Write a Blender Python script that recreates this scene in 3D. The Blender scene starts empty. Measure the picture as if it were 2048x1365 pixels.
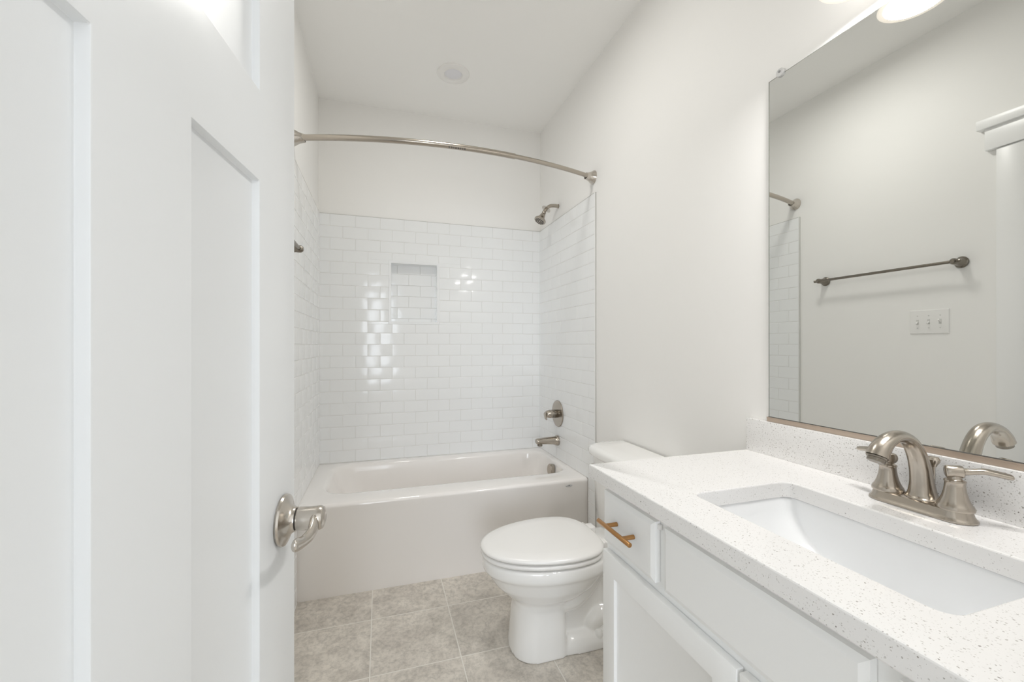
import bpy, bmesh, math, random
from mathutils import Vector, Matrix
random.seed(7)
PI = math.pi
scn = bpy.context.scene
COL = scn.collection

# ------------------------------------------------------------------ camera
CX, CZ, F, YAW, HY = 0.3812, 1.2152, 838.5, 17.40, 690.7
cam_d = bpy.data.cameras.new('camera'); cam = bpy.data.objects.new('camera', cam_d); COL.objects.link(cam)
cam.location = (CX, 0, CZ); cam.rotation_euler = (PI/2, 0, -math.radians(YAW))
cam_d.sensor_width = 36; cam_d.lens = F/2048*36; cam_d.shift_y = (HY-682.5)/2048
cam_d.clip_start = 0.02
scn.camera = cam

# ------------------------------------------------------------------ world, lights, exposure
SKY, DAY_FILL, LAMP, GLOW, UP, CEIL_FILL, LAMPC = 1.0, 84.0, 3.8, 0.012, 3.6, 7.2, (1.0, 0.985, 0.965)
wd = bpy.data.worlds.new('world'); scn.world = wd; wd.use_nodes = True
wd.node_tree.nodes['Background'].inputs[0].default_value = (0.80, 0.88, 1.0, 1)
wd.node_tree.nodes['Background'].inputs[1].default_value = SKY
def area(name, loc, rot, sx, sy, power, color):
    d = bpy.data.lights.new(name, 'AREA'); d.shape = 'RECTANGLE'; d.size = sx; d.size_y = sy; d.energy = power; d.color = color
    o = bpy.data.objects.new(name, d); COL.objects.link(o); o.location = loc; o.rotation_euler = rot
    return o
# added fill: daylight from an unseen hall window behind the doorway
area('hall_daylight_fill', (-0.36, -4.38, 1.45), (PI/2, 0, -0.10), 1.8, 2.1, DAY_FILL, (0.85, 0.917, 1.0))
vs = scn.view_settings
vs.view_transform = 'Standard'; vs.look = 'None'; vs.exposure = 0.08; vs.gamma = 1; vs.use_curve_mapping = False
cy = scn.cycles
cy.max_bounces = 14; cy.diffuse_bounces = 10; cy.glossy_bounces = 6; cy.transmission_bounces = 8
cy.sample_clamp_indirect = 6.0; cy.blur_glossy = 0.5; cy.caustics_reflective = False

# ------------------------------------------------------------------ materials
def mat(name, color, rough=0.5, metal=0.0, coat=0.0, spec=0.5):
    m = bpy.data.materials.new(name); m.use_nodes = True
    b = m.node_tree.nodes['Principled BSDF']
    b.inputs['Base Color'].default_value = (*color, 1); b.inputs['Roughness'].default_value = rough
    b.inputs['Metallic'].default_value = metal; b.inputs['Coat Weight'].default_value = coat
    b.inputs['Coat Roughness'].default_value = 0.05; b.inputs['Specular IOR Level'].default_value = spec
    return m
def nodes(m):
    nt = m.node_tree
    return nt, nt.nodes, nt.links, nt.nodes['Principled BSDF']
def add_bump(m, scale, strength, dist=0.002, stretch=None):
    nt, N, L, b = nodes(m)
    g = N.new('ShaderNodeNewGeometry'); n = N.new('ShaderNodeTexNoise'); n.inputs['Scale'].default_value = scale; n.inputs['Detail'].default_value = 3
    src = g.outputs['Position']
    if stretch:
        mp = N.new('ShaderNodeMapping'); mp.inputs['Scale'].default_value = stretch; L.new(src, mp.inputs['Vector']); src = mp.outputs['Vector']
    L.new(src, n.inputs['Vector'])
    bp = N.new('ShaderNodeBump'); bp.inputs['Strength'].default_value = strength; bp.inputs['Distance'].default_value = dist
    L.new(n.outputs['Fac'], bp.inputs['Height']); L.new(bp.outputs['Normal'], b.inputs['Normal'])
def add_vary(m, c1, c2, scale, detail=3):
    nt, N, L, b = nodes(m)
    g = N.new('ShaderNodeNewGeometry'); n = N.new('ShaderNodeTexNoise'); n.inputs['Scale'].default_value = scale; n.inputs['Detail'].default_value = detail
    r = N.new('ShaderNodeMix'); r.data_type = 'RGBA'; r.inputs[6].default_value = (*c1, 1); r.inputs[7].default_value = (*c2, 1)
    L.new(g.outputs['Position'], n.inputs['Vector']); L.new(n.outputs['Fac'], r.inputs[0]); L.new(r.outputs[2], b.inputs['Base Color'])

M = {}
M['paint'] = mat('wall_paint', (0.88, 0.872, 0.855), 0.6); add_bump(M['paint'], 260, 0.06, 0.001)
M['ceil'] = mat('ceiling_paint', (0.925, 0.92, 0.905), 0.75); add_bump(M['ceil'], 220, 0.06, 0.001)
M['trim'] = mat('trim_paint', (0.88, 0.88, 0.875), 0.32); add_bump(M['trim'], 120, 0.03, 0.001)
M['door'] = mat('door_paint', (0.85, 0.868, 0.88), 0.38); add_bump(M['door'], 140, 0.03, 0.001)
M['cab'] = mat('cabinet_paint', (0.90, 0.905, 0.90), 0.34); add_bump(M['cab'], 140, 0.02, 0.001)
M['tile'] = mat('white_glazed_tile', (0.87, 0.88, 0.885), 0.09, spec=0.42); add_bump(M['tile'], 16, 0.10, 0.004)
M['grout'] = mat('light_grout', (0.76, 0.755, 0.74), 0.9)
M['caulk'] = mat('edge_line', (0.56, 0.56, 0.54), 0.6)
M['profile'] = mat('tile_edge_profile', (0.87, 0.87, 0.86), 0.25)
M['tub'] = mat('tub_enamel', (0.80, 0.785, 0.77), 0.09, coat=0.3); add_vary(M['tub'], (0.89, 0.865, 0.842), (0.90, 0.875, 0.855), 3)
M['china'] = mat('white_china', (0.82, 0.81, 0.79), 0.07, coat=0.4); add_vary(M['china'], (0.87, 0.865, 0.85), (0.88, 0.875, 0.86), 4)
M['sink'] = mat('sink_china', (0.86, 0.87, 0.88), 0.06, coat=0.4)
M['plastic'] = mat("white_plastic", (0.855, 0.845, 0.83), 0.22)
M['nickel'] = mat('brushed_nickel', (0.46, 0.415, 0.36), 0.22, 1.0); add_bump(M['nickel'], 90, 0.10, 0.0006, (1, 1, 14))
M['nickeld'] = mat('darkened_nickel', (0.25, 0.225, 0.19), 0.27, 1.0); add_bump(M['nickeld'], 90, 0.10, 0.0006, (1, 1, 14))  # darkened copy of nickel; on the towel bar it paints in backlit shade
M['satin'] = mat('satin_nickel', (0.58, 0.54, 0.49), 0.20, 1.0); add_bump(M['satin'], 90, 0.08, 0.0006, (1, 1, 14))
M['brass'] = mat('brushed_bronze', (0.50, 0.27, 0.11), 0.30, 1.0); add_bump(M['brass'], 120, 0.10, 0.0006)
M['bronzestrip'] = mat('mirror_channel_metal', (0.56, 0.46, 0.38), 0.35, 0.6)
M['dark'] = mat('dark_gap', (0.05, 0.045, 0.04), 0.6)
M['grey'] = mat('grey_print', (0.25, 0.25, 0.25), 0.4)
M['badge'] = mat('badge_grey', (0.6, 0.6, 0.6), 0.35, 0.3)
M['screw'] = mat('painted_screw', (0.62, 0.62, 0.60), 0.4)
M['mirror'] = mat('mirror_silver', (0.83, 0.84, 0.825), 0.0, 1.0)
M['mirroredge'] = mat('mirror_glass_edge', (0.22, 0.23, 0.20), 0.1)
M['clear'] = mat('clear_clip_plastic', (0.95, 0.95, 0.95), 0.05); nodes(M['clear'])[3].inputs['Transmission Weight'].default_value = 0.35
M['lens'] = mat('frosted_lens', (0.78, 0.78, 0.82), 0.4)
M['carpet'] = mat('hall_floor', (0.55, 0.50, 0.44), 0.9); add_bump(M['carpet'], 400, 0.5, 0.003)

# frosted shade glass
m = bpy.data.materials.new('frosted_shade_glass'); m.use_nodes = True; M['shade'] = m
nt = m.node_tree; N = nt.nodes; L = nt.links
for n in list(N): N.remove(n)
out = N.new('ShaderNodeOutputMaterial'); mx = N.new('ShaderNodeMixShader'); tr = N.new('ShaderNodeBsdfTranslucent'); pr = N.new('ShaderNodeBsdfPrincipled')
tr.inputs[0].default_value = (0.95, 0.92, 0.88, 1); pr.inputs['Base Color'].default_value = (0.92, 0.90, 0.87, 1); pr.inputs['Roughness'].default_value = 0.25
pr.inputs['Emission Color'].default_value = (1.0, 0.93, 0.83, 1); pr.inputs['Emission Strength'].default_value = 0.5
mx.inputs[0].default_value = 0.55; L.new(tr.outputs[0], mx.inputs[1]); L.new(pr.outputs[0], mx.inputs[2]); L.new(mx.outputs[0], out.inputs[0])
m = bpy.data.materials.new('bulb_glow'); m.use_nodes = True; M['bulb'] = m
b = m.node_tree.nodes['Principled BSDF']; b.inputs['Emission Color'].default_value = (1.0, 0.85, 0.66, 1); b.inputs['Emission Strength'].default_value = 0.9; b.inputs['Base Color'].default_value = (0.9, 0.88, 0.85, 1)

m = bpy.data.materials.new('lit_shade_glass'); m.use_nodes = True; M['lit'] = m
b = m.node_tree.nodes['Principled BSDF']; b.inputs['Emission Color'].default_value = (*LAMPC, 1); b.inputs['Emission Strength'].default_value = UP; b.inputs['Base Color'].default_value = (0.9, 0.88, 0.85, 1)
bf = m.node_tree.nodes.new('ShaderNodeNewGeometry'); iv = m.node_tree.nodes.new('ShaderNodeMath'); iv.operation = 'MULTIPLY_ADD'; iv.inputs[1].default_value = -UP; iv.inputs[2].default_value = UP
m.node_tree.links.new(bf.outputs['Backfacing'], iv.inputs[0]); m.node_tree.links.new(iv.outputs[0], b.inputs['Emission Strength'])   # the glass glows outwards
# speckled quartz
m = M['quartz'] = mat('speckled_quartz', (0.84, 0.825, 0.81), 0.16, coat=0.2)
nt, N, L, b = nodes(m)
g = N.new('ShaderNodeNewGeometry'); cur = None
base = N.new('ShaderNodeTexNoise'); base.inputs['Scale'].default_value = 60; base.inputs['Detail'].default_value = 4; L.new(g.outputs['Position'], base.inputs['Vector'])
bm0 = N.new('ShaderNodeMix'); bm0.data_type = 'RGBA'; bm0.inputs[6].default_value = (0.85, 0.84, 0.832, 1); bm0.inputs[7].default_value = (0.83, 0.822, 0.815, 1)
L.new(base.outputs['Fac'], bm0.inputs[0]); cur = bm0.outputs[2]
for sc, rad, keep, col in ((190, 0.23, 0.62, (0.34, 0.32, 0.29)), (120, 0.15, 0.72, (0.24, 0.22, 0.20)), (330, 0.28, 0.45, (0.52, 0.50, 0.48))):
    wn = N.new('ShaderNodeTexNoise'); wn.inputs['Scale'].default_value = sc*1.7
    ad = N.new('ShaderNodeMix'); ad.data_type = 'VECTOR'; ad.inputs[0].default_value = 0.0035
    L.new(g.outputs['Position'], wn.inputs['Vector']); L.new(g.outputs['Position'], ad.inputs[4]); L.new(wn.outputs['Color'], ad.inputs[5])
    v = N.new('ShaderNodeTexVoronoi'); v.inputs['Scale'].default_value = sc; L.new(ad.outputs[1], v.inputs['Vector'])
    lt = N.new('ShaderNodeMath'); lt.operation = 'LESS_THAN'; lt.inputs[1].default_value = rad; L.new(v.outputs['Distance'], lt.inputs[0])
    sp = N.new('ShaderNodeSeparateColor'); L.new(v.outputs['Color'], sp.inputs[0])
    gt = N.new('ShaderNodeMath'); gt.operation = 'GREATER_THAN'; gt.inputs[1].default_value = keep; L.new(sp.outputs[0], gt.inputs[0])
    ml = N.new('ShaderNodeMath'); ml.operation = 'MULTIPLY'; L.new(lt.outputs[0], ml.inputs[0]); L.new(gt.outputs[0], ml.inputs[1])
    ml2 = N.new('ShaderNodeMath'); ml2.operation = 'MULTIPLY'; L.new(ml.outputs[0], ml2.inputs[0]); L.new(sp.outputs[1], ml2.inputs[1])
    mm = N.new('ShaderNodeMix'); mm.data_type = 'RGBA'; L.new(ml2.outputs[0], mm.inputs[0]); L.new(cur, mm.inputs[6]); mm.inputs[7].default_value = (*col, 1); cur = mm.outputs[2]
L.new(cur, b.inputs['Base Color'])

# floor tile
m = M['floor'] = mat('mottled_stone_tile', (0.5, 0.47, 0.42), 0.42)
nt, N, L, b = nodes(m)
g = N.new('ShaderNodeNewGeometry'); mp = N.new('ShaderNodeMapping'); mp.inputs['Location'].default_value = (-0.343+0.338*4, -1.618+0.336*8, 0); L.new(g.outputs['Position'], mp.inputs['Vector'])
br = N.new('ShaderNodeTexBrick'); br.offset = 0; br.inputs['Scale'].default_value = 1; br.inputs['Brick Width'].default_value = 0.338; br.inputs['Row Height'].default_value = 0.336
br.inputs['Mortar Size'].default_value = 0.0022; br.inputs['Mortar Smooth'].default_value = 0.2; br.inputs['Color1'].default_value = (0, 0, 0, 1); br.inputs['Color2'].default_value = (1, 1, 1, 1); br.inputs['Mortar'].default_value = (0.5, 0.5, 0.5, 1)
L.new(mp.outputs[0], br.inputs['Vector'])
off = N.new('ShaderNodeMath'); off.operation = 'MULTIPLY'; off.inputs[1].default_value = 9; L.new(br.outputs['Color'], off.inputs[0])
n1 = N.new('ShaderNodeTexNoise'); n1.noise_dimensions = '4D'; n1.inputs['Scale'].default_value = 7; n1.inputs['Detail'].default_value = 6; n1.inputs['Roughness'].default_value = 0.62; n1.inputs['Distortion'].default_value = 0.8
n2 = N.new('ShaderNodeTexNoise'); n2.noise_dimensions = '4D'; n2.inputs['Scale'].default_value = 48; n2.inputs['Detail'].default_value = 6; n2.inputs['Roughness'].default_value = 0.75
n3 = N.new('ShaderNodeTexNoise'); n3.noise_dimensions = '4D'; n3.inputs['Scale'].default_value = 5; n3.inputs['Detail'].default_value = 5; n3.inputs['Distortion'].default_value = 1.8
for n in (n1, n2, n3): L.new(g.outputs['Position'], n.inputs['Vector']); L.new(off.outputs[0], n.inputs['W'])
r1 = N.new('ShaderNodeValToRGB'); L.new(n1.outputs['Fac'], r1.inputs[0])
r1.color_ramp.elements[0].position = 0.34; r1.color_ramp.elements[0].color = (0.535, 0.495, 0.445, 1); r1.color_ramp.elements[1].position = 0.63; r1.color_ramp.elements[1].color = (0.725, 0.68, 0.615, 1)
r2 = N.new('ShaderNodeValToRGB'); L.new(n2.outputs['Fac'], r2.inputs[0])
r2.color_ramp.elements[0].position = 0.34; r2.color_ramp.elements[0].color = (0.72, 0.72, 0.72, 1); r2.color_ramp.elements[1].position = 0.56; r2.color_ramp.elements[1].color = (1.03, 1.03, 1.03, 1)
ab = N.new('ShaderNodeMath'); ab.operation = 'SUBTRACT'; ab.inputs[1].default_value = 0.5; L.new(n3.outputs['Fac'], ab.inputs[0])
ab2 = N.new('ShaderNodeMath'); ab2.operation = 'ABSOLUTE'; L.new(ab.outputs[0], ab2.inputs[0])
r3 = N.new('ShaderNodeValToRGB'); L.new(ab2.outputs[0], r3.inputs[0])
r3.color_ramp.elements[0].position = 0.0; r3.color_ramp.elements[0].color = (0.86, 0.86, 0.86, 1); r3.color_ramp.elements[1].position = 0.022; r3.color_ramp.elements[1].color = (1, 1, 1, 1)
mu = N.new('ShaderNodeMix'); mu.data_type = 'RGBA'; mu.blend_type = 'MULTIPLY'; mu.inputs[0].default_value = 1; L.new(r1.outputs[0], mu.inputs[6]); L.new(r2.outputs[0], mu.inputs[7])
mu2 = N.new('ShaderNodeMix'); mu2.data_type = 'RGBA'; mu2.blend_type = 'MULTIPLY'; mu2.inputs[0].default_value = 1; L.new(mu.outputs[2], mu2.inputs[6]); L.new(r3.outputs[0], mu2.inputs[7])
gm = N.new('ShaderNodeMix'); gm.data_type = 'RGBA'; L.new(br.outputs['Fac'], gm.inputs[0]); L.new(mu2.outputs[2], gm.inputs[6]); gm.inputs[7].default_value = (0.80, 0.775, 0.72, 1)
L.new(gm.outputs[2], b.inputs['Base Color'])
bp = N.new('ShaderNodeBump'); bp.inputs['Strength'].default_value = 0.5; bp.inputs['Distance'].default_value = 0.002; bp.invert = True; L.new(br.outputs['Fac'], bp.inputs['Height']); L.new(bp.outputs[0], b.inputs['Normal'])

# ------------------------------------------------------------------ mesh helpers (all take world coordinates)
def new(): return bmesh.new()
def merge(dst, src, mx=None):
    if mx is not None: src.transform(mx)
    me = bpy.data.meshes.new('tmp'); src.to_mesh(me); src.free(); dst.from_mesh(me); bpy.data.meshes.remove(me)
def box(bm, x0, x1, y0, y1, z0, z1, bev=0.0, seg=2, mx=None):
    t = bmesh.new(); bmesh.ops.create_cube(t, size=1)
    for v in t.verts:
        v.co = Vector(((x0+x1)/2+v.co.x*(x1-x0), (y0+y1)/2+v.co.y*(y1-y0), (z0+z1)/2+v.co.z*(z1-z0)))
    if bev: bmesh.ops.bevel(t, geom=t.edges[:], offset=bev, segments=seg, affect='EDGES', profile=0.5)
    merge(bm, t, mx); return bm
def frame_axis(ax):
    ax = Vector(ax).normalized(); up = Vector((0, 0, 1)) if abs(ax.z) < 0.95 else Vector((0, 1, 0))
    u = up.cross(ax).normalized(); v = ax.cross(u); return ax, u, v
def loft(bm, rings, cap0=True, cap1=True, closed=True):
    vr = [[bm.verts.new(p) for p in r] for r in rings]
    n = len(rings[0])
    for a, b in zip(vr, vr[1:]):
        for i in range(n if closed else n-1):
            j = (i+1) % n
            bm.faces.new((a[i], a[j], b[j], b[i]))
    if cap0: bm.faces.new(vr[0][::-1])
    if cap1: bm.faces.new(vr[-1])
    return vr
def lathe(bm, base, axis, prof, n=40, cap0=True, cap1=True, sx=1.0, sy=1.0):
    """prof: (radius, distance along axis)"""
    ax, u, v = frame_axis(axis); base = Vector(base); rings = []
    for r, h in prof:
        rings.append([base+ax*h+u*(r*sx*math.cos(2*PI*i/n))+v*(r*sy*math.sin(2*PI*i/n)) for i in range(n)])
    t = bmesh.new(); loft(t, rings, cap0, cap1); bmesh.ops.recalc_face_normals(t, faces=t.faces[:]); merge(bm, t); return bm
def smooth_path(pts, k=6):
    """Catmull-Rom through (x,y,z,r...) tuples"""
    P = [Vector(p) if len(p) <= 4 else p for p in pts]; P = [tuple(p) for p in pts]; o = []
    for i in range(len(P)-1):
        p0, p1, p2, p3 = P[max(i-1, 0)], P[i], P[i+1], P[min(i+2, len(P)-1)]
        for s in range(k):
            t = s/k
            o.append(tuple(0.5*((2*b)+(-a+c)*t+(2*a-5*b+4*c-d)*t*t+(-a+3*b-3*c+d)*t**3) for a, b, c, d in zip(p0, p1, p2, p3)))
    o.append(P[-1]); return o
def tube(bm, pts, n=20, cap=True, k=6, side=None):
    """pts: (x,y,z,r) or (x,y,z,ru,rv); side: fixed direction for the u axis"""
    q = smooth_path(pts, k) if k > 1 else [tuple(p) for p in pts]
    C = [Vector(p[:3]) for p in q]; rings = []; u = None
    for i, p in enumerate(q):
        d = (C[min(i+1, len(C)-1)]-C[max(i-1, 0)]).normalized()
        if side is not None: u = Vector(side)
        elif u is None: u = frame_axis(d)[1]
        u = (u-d*u.dot(d)).normalized(); v = d.cross(u)
        ru = p[3]; rv = p[4] if len(p) > 4 else p[3]
        rings.append([C[i]+u*(ru*math.cos(2*PI*j/n))+v*(rv*math.sin(2*PI*j/n)) for j in range(n)])
    t = bmesh.new(); loft(t, rings, cap, cap); bmesh.ops.recalc_face_normals(t, faces=t.faces[:]); merge(bm, t); return bm
def cyl(bm, a, b, r, n=28, bev=0.0):
    a = Vector(a); b = Vector(b); h = (b-a).length
    if bev: pr = [(r-bev, 0), (r-bev*0.3, bev*0.3), (r, bev), (r, h-bev), (r-bev*0.3, h-bev*0.3), (r-bev, h)]
    else: pr = [(r, 0), (r, h)]
    return lathe(bm, a, b-a, pr, n)
def sphere(bm, c, r, n=24, sc=(1, 1, 1)):
    t = bmesh.new(); bmesh.ops.create_uvsphere(t, u_segments=n, v_segments=n//2, radius=r)
    for v in t.verts: v.co = Vector((v.co.x*sc[0], v.co.y*sc[1], v.co.z*sc[2]))+Vector(c)
    merge(bm, t); return bm
def rrect(x0, x1, y0, y1, r, z, n=8, m=6):
    """rounded rectangle ring with evenly split sides, counter-clockwise, always 4*(n+m) points"""
    r = max(r, 1e-4); P = []
    cs = [(x1-r, y0+r, -PI/2), (x1-r, y1-r, 0), (x0+r, y1-r, PI/2), (x0+r, y0+r, PI)]
    for i, (cx, cy_, a0) in enumerate(cs):
        arc = [Vector((cx+r*math.cos(a0+PI/2*k/n), cy_+r*math.sin(a0+PI/2*k/n), z)) for k in range(n+1)]
        P += arc
        nx = cs[(i+1) % 4]; nxt = Vector((nx[0]+r*math.cos(nx[2]), nx[1]+r*math.sin(nx[2]), z))
        for k in range(1, m): P.append(arc[-1].lerp(nxt, k/m))
    return P
def bez(p, q, ctrl, k=6):
    return [p*(1-t)**2+ctrl*2*t*(1-t)+q*t*t for t in [i/k for i in range(k+1)]]

ORG = {}
def obj(name, bm, m, parent=None, smooth=True, angle=35, mods=None):
    """link a bmesh given in world coordinates as ONE mesh object"""
    me = bpy.data.meshes.new(name)
    if parent is not None:
        org = ORG[parent.name]
    else:
        lo = Vector((1e9,)*3); hi = Vector((-1e9,)*3)
        for v in bm.verts:
            for i in range(3): lo[i] = min(lo[i], v.co[i]); hi[i] = max(hi[i], v.co[i])
        org = Vector(((lo.x+hi.x)/2, (lo.y+hi.y)/2, lo.z))
    for v in bm.verts: v.co -= org
    bmesh.ops.recalc_face_normals(bm, faces=bm.faces[:]) if not mods == 'keep' else None
    if smooth:
        for f in bm.faces: f.smooth = True
        for e in bm.edges:
            if len(e.link_faces) == 2 and e.calc_face_angle(0) > math.radians(angle): e.smooth = False
    bm.to_mesh(me); bm.free()
    for k in (m if isinstance(m, (list, tuple)) else [m]): me.materials.append(k)
    o = bpy.data.objects.new(name, me); COL.objects.link(o)
    if parent is not None: o.parent = parent
    else: o.location = org
    ORG[o.name] = org.copy()
    return o
def thing(name, label, cat, loc, group=None):
    o = bpy.data.objects.new(name, None); COL.objects.link(o); o.location = loc; o.empty_display_size = 0.05
    ORG[o.name] = Vector(loc); return tag(o, label, cat, group)
def tag(o, label, cat, group=None):
    o['label'] = label; o['category'] = cat
    if group: o['group'] = group
    return o
def struct(o, label, cat):
    o['kind'] = 'structure'; return tag(o, label, cat)

# ------------------------------------------------------------------ room dimensions
W, D, H = 1.524, 2.936, 2.803
TD, TT, TS = 0.009, 2.063, 2.085            # tile thickness, tile top, where the tile ends on the side walls
YF0, YF1 = -0.02, 0.095                     # front wall (the doorway the camera stands in)
DX0, DX1, DH = 0.150, 0.885, 2.045          # doorway in the front wall
LY0, LY1 = 0.355, 1.066                     # doorway in the left wall
NX0, NX1, NZ0, NZ1, ND = 0.443, 0.760, 1.366, 1.772, 0.068   # shower niche opening

bm = new(); box(bm, -0.12, W+0.12, YF0, D+0.2, -0.05, 0)
floor = struct(obj('floor', bm, M['floor']), 'mottled beige grey square stone tile floor with pale grout', 'floor')
bm = new(); box(bm, -0.12, W+0.12, YF0, D+0.2, H, H+0.05)
ceiling = struct(obj('ceiling', bm, M['ceil']), 'plain white painted ceiling over the bathtub', 'ceiling')
bm = new(); box(bm, W, W+0.12, YF0, D+0.2, 0, H)
wall_right = struct(obj('wall_right', bm, M['paint']), 'off white painted wall behind the toilet and vanity mirror', 'wall')
bm = new()
box(bm, -0.12, 0, LY1, D+0.2, 0, H); box(bm, -0.12, 0, YF0, LY0, 0, H); box(bm, -0.12, 0, LY0, LY1, DH, H)
wall_left = struct(obj('wall_left', bm, M['paint']), 'off white painted wall with the towel bar, behind the open door', 'wall')
bm = new()
box(bm, 0, NX0, D, D+0.12, 0, H); box(bm, NX1, W, D, D+0.12, 0, H); box(bm, NX0, NX1, D, D+0.12, 0, NZ0); box(bm, NX0, NX1, D, D+0.12, NZ1, H)
box(bm, NX0, NX1, D+ND, D+0.12, NZ0, NZ1)
wall_back = struct(obj('wall_back', bm, M['paint']), 'end wall over the bathtub, painted above white subway tile', 'wall')
bm = new()
box(bm, -0.12, DX0-0.018, YF0, YF1, 0, H); box(bm, DX1+0.018, W, YF0, YF1, 0, H); box(bm, DX0-0.018, DX1+0.018, YF0, YF1, DH+0.018, H)
wall_front = struct(obj('wall_front', bm, M['paint']), 'painted wall with the doorway the picture is taken from', 'wall')
bm = new()
box(bm, DX0-0.018, DX0, YF0-0.002, YF1+0.002, 0, DH, 0.001); box(bm, DX1, DX1+0.018, YF0-0.002, YF1+0.002, 0, DH, 0.001); box(bm, DX0-0.018, DX1+0.018, YF0-0.002, YF1+0.002, DH, DH+0.018, 0.001)
struct(obj('trim_1', bm, M['trim']), 'white jamb lining of the doorway the open door hangs in', 'door frame')

# hall beyond the doorway, with an unseen window added for the fill daylight
HX0, HX1, HY0 = -1.3, 2.0, -4.3
bm = new(); box(bm, HX0, HX1, HY0, YF0, -0.05, 0); struct(obj('floor_hall', bm, M['carpet']), 'hall floor outside the bathroom doorway', 'floor')
bm = new(); box(bm, HX0, HX1, HY0, YF0, H, H+0.05); struct(obj('ceiling_hall', bm, M['ceil']), 'hall ceiling outside the bathroom doorway', 'ceiling')
bm = new()
box(bm, HX0-0.1, HX0, HY0, YF0, 0, H); struct(obj('wall_hall_left', bm, M['paint']), 'side wall of the hall outside the bathroom', 'wall')
bm = new()
box(bm, HX1, HX1+0.1, HY0, YF0, 0, H); struct(obj('wall_hall_right', bm, M['paint']), 'hall side wall past the vanity wall', 'wall')
bm = new(); wx0, wx1, wz0, wz1 = -1.27, 0.55, 0.40, 2.50
box(bm, HX0, wx0, HY0-0.06, HY0, 0, H); box(bm, wx1, HX1, HY0-0.06, HY0, 0, H); box(bm, wx0, wx1, HY0-0.06, HY0, 0, wz0); box(bm, wx0, wx1, HY0-0.06, HY0, wz1, H)
struct(obj('wall_hall_window', bm, M['paint']), 'hall wall that holds the window', 'wall')
bm = new()
for x in (wx0, (wx0+wx1)/2-0.02, wx1-0.04): box(bm, x, x+0.04, HY0-0.05, HY0-0.01, wz0, wz1)
for z in (wz0, (wz0+wz1)/2-0.02, wz1-0.04): box(bm, wx0, wx1, HY0-0.05, HY0-0.01, z, z+0.04)
struct(obj('window_1', bm, M['trim']), 'unseen white framed hall window added to let in fill daylight', 'window')
bm = new()
box(bm, HX0, -0.12, YF0-0.02, YF0, 0, H); box(bm, W+0.12, HX1, YF0-0.02, YF0, 0, H)
struct(obj('wall_hall_front', bm, M['paint']), 'hall wall beside the bathroom doorway', 'wall')

# ------------------------------------------------------------------ subway tile
TP, TH, G = 0.1545, 0.0767, 0.0024
def tiles(bmT, org, u, v, n, umax, vmax, first, holes=(), half0=0, depth=TD):
    """tiles from the TOP edge of a wall downwards: org = top corner, u along, v down, n outward"""
    org, u, v, n = Vector(org), Vector(u), Vector(v), Vector(n); rows = int(math.ceil(vmax/TH-0.02))
    for r in range(rows):
        v0, v1 = r*TH+G/2, min((r+1)*TH, vmax)-G/2
        if v1-v0 < 0.006: continue
        st = first if (r+half0) % 2 == 0 else first+TP/2
        k = -2
        while st+k*TP < umax:
            a, b = max(st+k*TP, 0)+G/2, min(st+(k+1)*TP, umax)-G/2; k += 1
            if b-a < 0.006: continue
            rects = [(a, b, v0, v1)]
            for (h0, h1, g0, g1) in holes:
                nr = []
                for (a_, b_, c_, d_) in rects:
                    if b_ <= h0 or a_ >= h1 or d_ <= g0 or c_ >= g1: nr.append((a_, b_, c_, d_)); continue
                    if c_ < g0: nr.append((a_, b_, c_, g0))
                    if d_ > g1: nr.append((a_, b_, g1, d_))
                    m0, m1 = max(c_, g0), min(d_, g1)
                    if a_ < h0: nr.append((a_, h0, m0, m1))
                    if b_ > h1: nr.append((h1, b_, m0, m1))
                rects = nr
            for (a_, b_, c_, d_) in rects:
                if b_-a_ < 0.005 or d_-c_ < 0.005: continue
                ti, tj = random.gauss(0, 0.0040), random.gauss(0, 0.0050); e = 0.0013; e2 = 0.0055
                ca, cb = (a_+b_)/2, (c_+d_)/2
                def P(x, y, h): return org+u*x+v*y+n*h
                o4 = [(a_, c_), (b_, c_), (b_, d_), (a_, d_)]; i4 = [(a_+e, c_+e), (b_-e, c_+e), (b_-e, d_-e), (a_+e, d_-e)]
                vb = [bmT.verts.new(P(x, y, 0)) for x, y in o4]
                vo = [bmT.verts.new(P(x, y, depth-0.0014)) for x, y in o4]
                vi = [bmT.verts.new(P(x, y, depth-0.00022+(x-ca)*ti+(y-cb)*tj)) for x, y in i4]
                if b_-a_ > 0.02 and d_-c_ > 0.02:
                    j4 = [(a_+e2, c_+e2), (b_-e2, c_+e2), (b_-e2, d_-e2), (a_+e2, d_-e2)]
                    vj = [bmT.verts.new(P(x, y, depth+(x-ca)*ti+(y-cb)*tj)) for x, y in j4]; bmT.faces.new(vj)
                    for q in range(4): bmT.faces.new((vi[q], vi[(q+1) % 4], vj[(q+1) % 4], vj[q]))
                else: bmT.faces.new(vi)
                for q in range(4):
                    w = (q+1) % 4
                    bmT.faces.new((vo[q], vo[w], vi[w], vi[q])); bmT.faces.new((vb[q], vb[w], vo[w], vo[q]))
def tile_part(parent, name, build, groutboxes, capboxes=()):
    t = bmesh.new(); build(t); s = obj(name, t, M['tile'], parent, smooth=True, angle=10)
    g_ = new()
    for q in groutboxes: box(g_, *q)
    obj('grout', g_, M['grout'], s)
    if capboxes:
        c_ = new()
        for q in capboxes[0]: box(c_, *q)
        obj('edge_line', c_, M['caulk'], s)
        if capboxes[1]:
            c_ = new()
            for q in capboxes[1]: box(c_, *q, 0.0012, 1)
            obj('edge_trim', c_, M['profile'], s)
TB = 0.452
hole = (NX0-0.010, NX1+0.010, TT-NZ1-0.010, TT-NZ0+0.010)
GT = TD-0.0014
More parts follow.
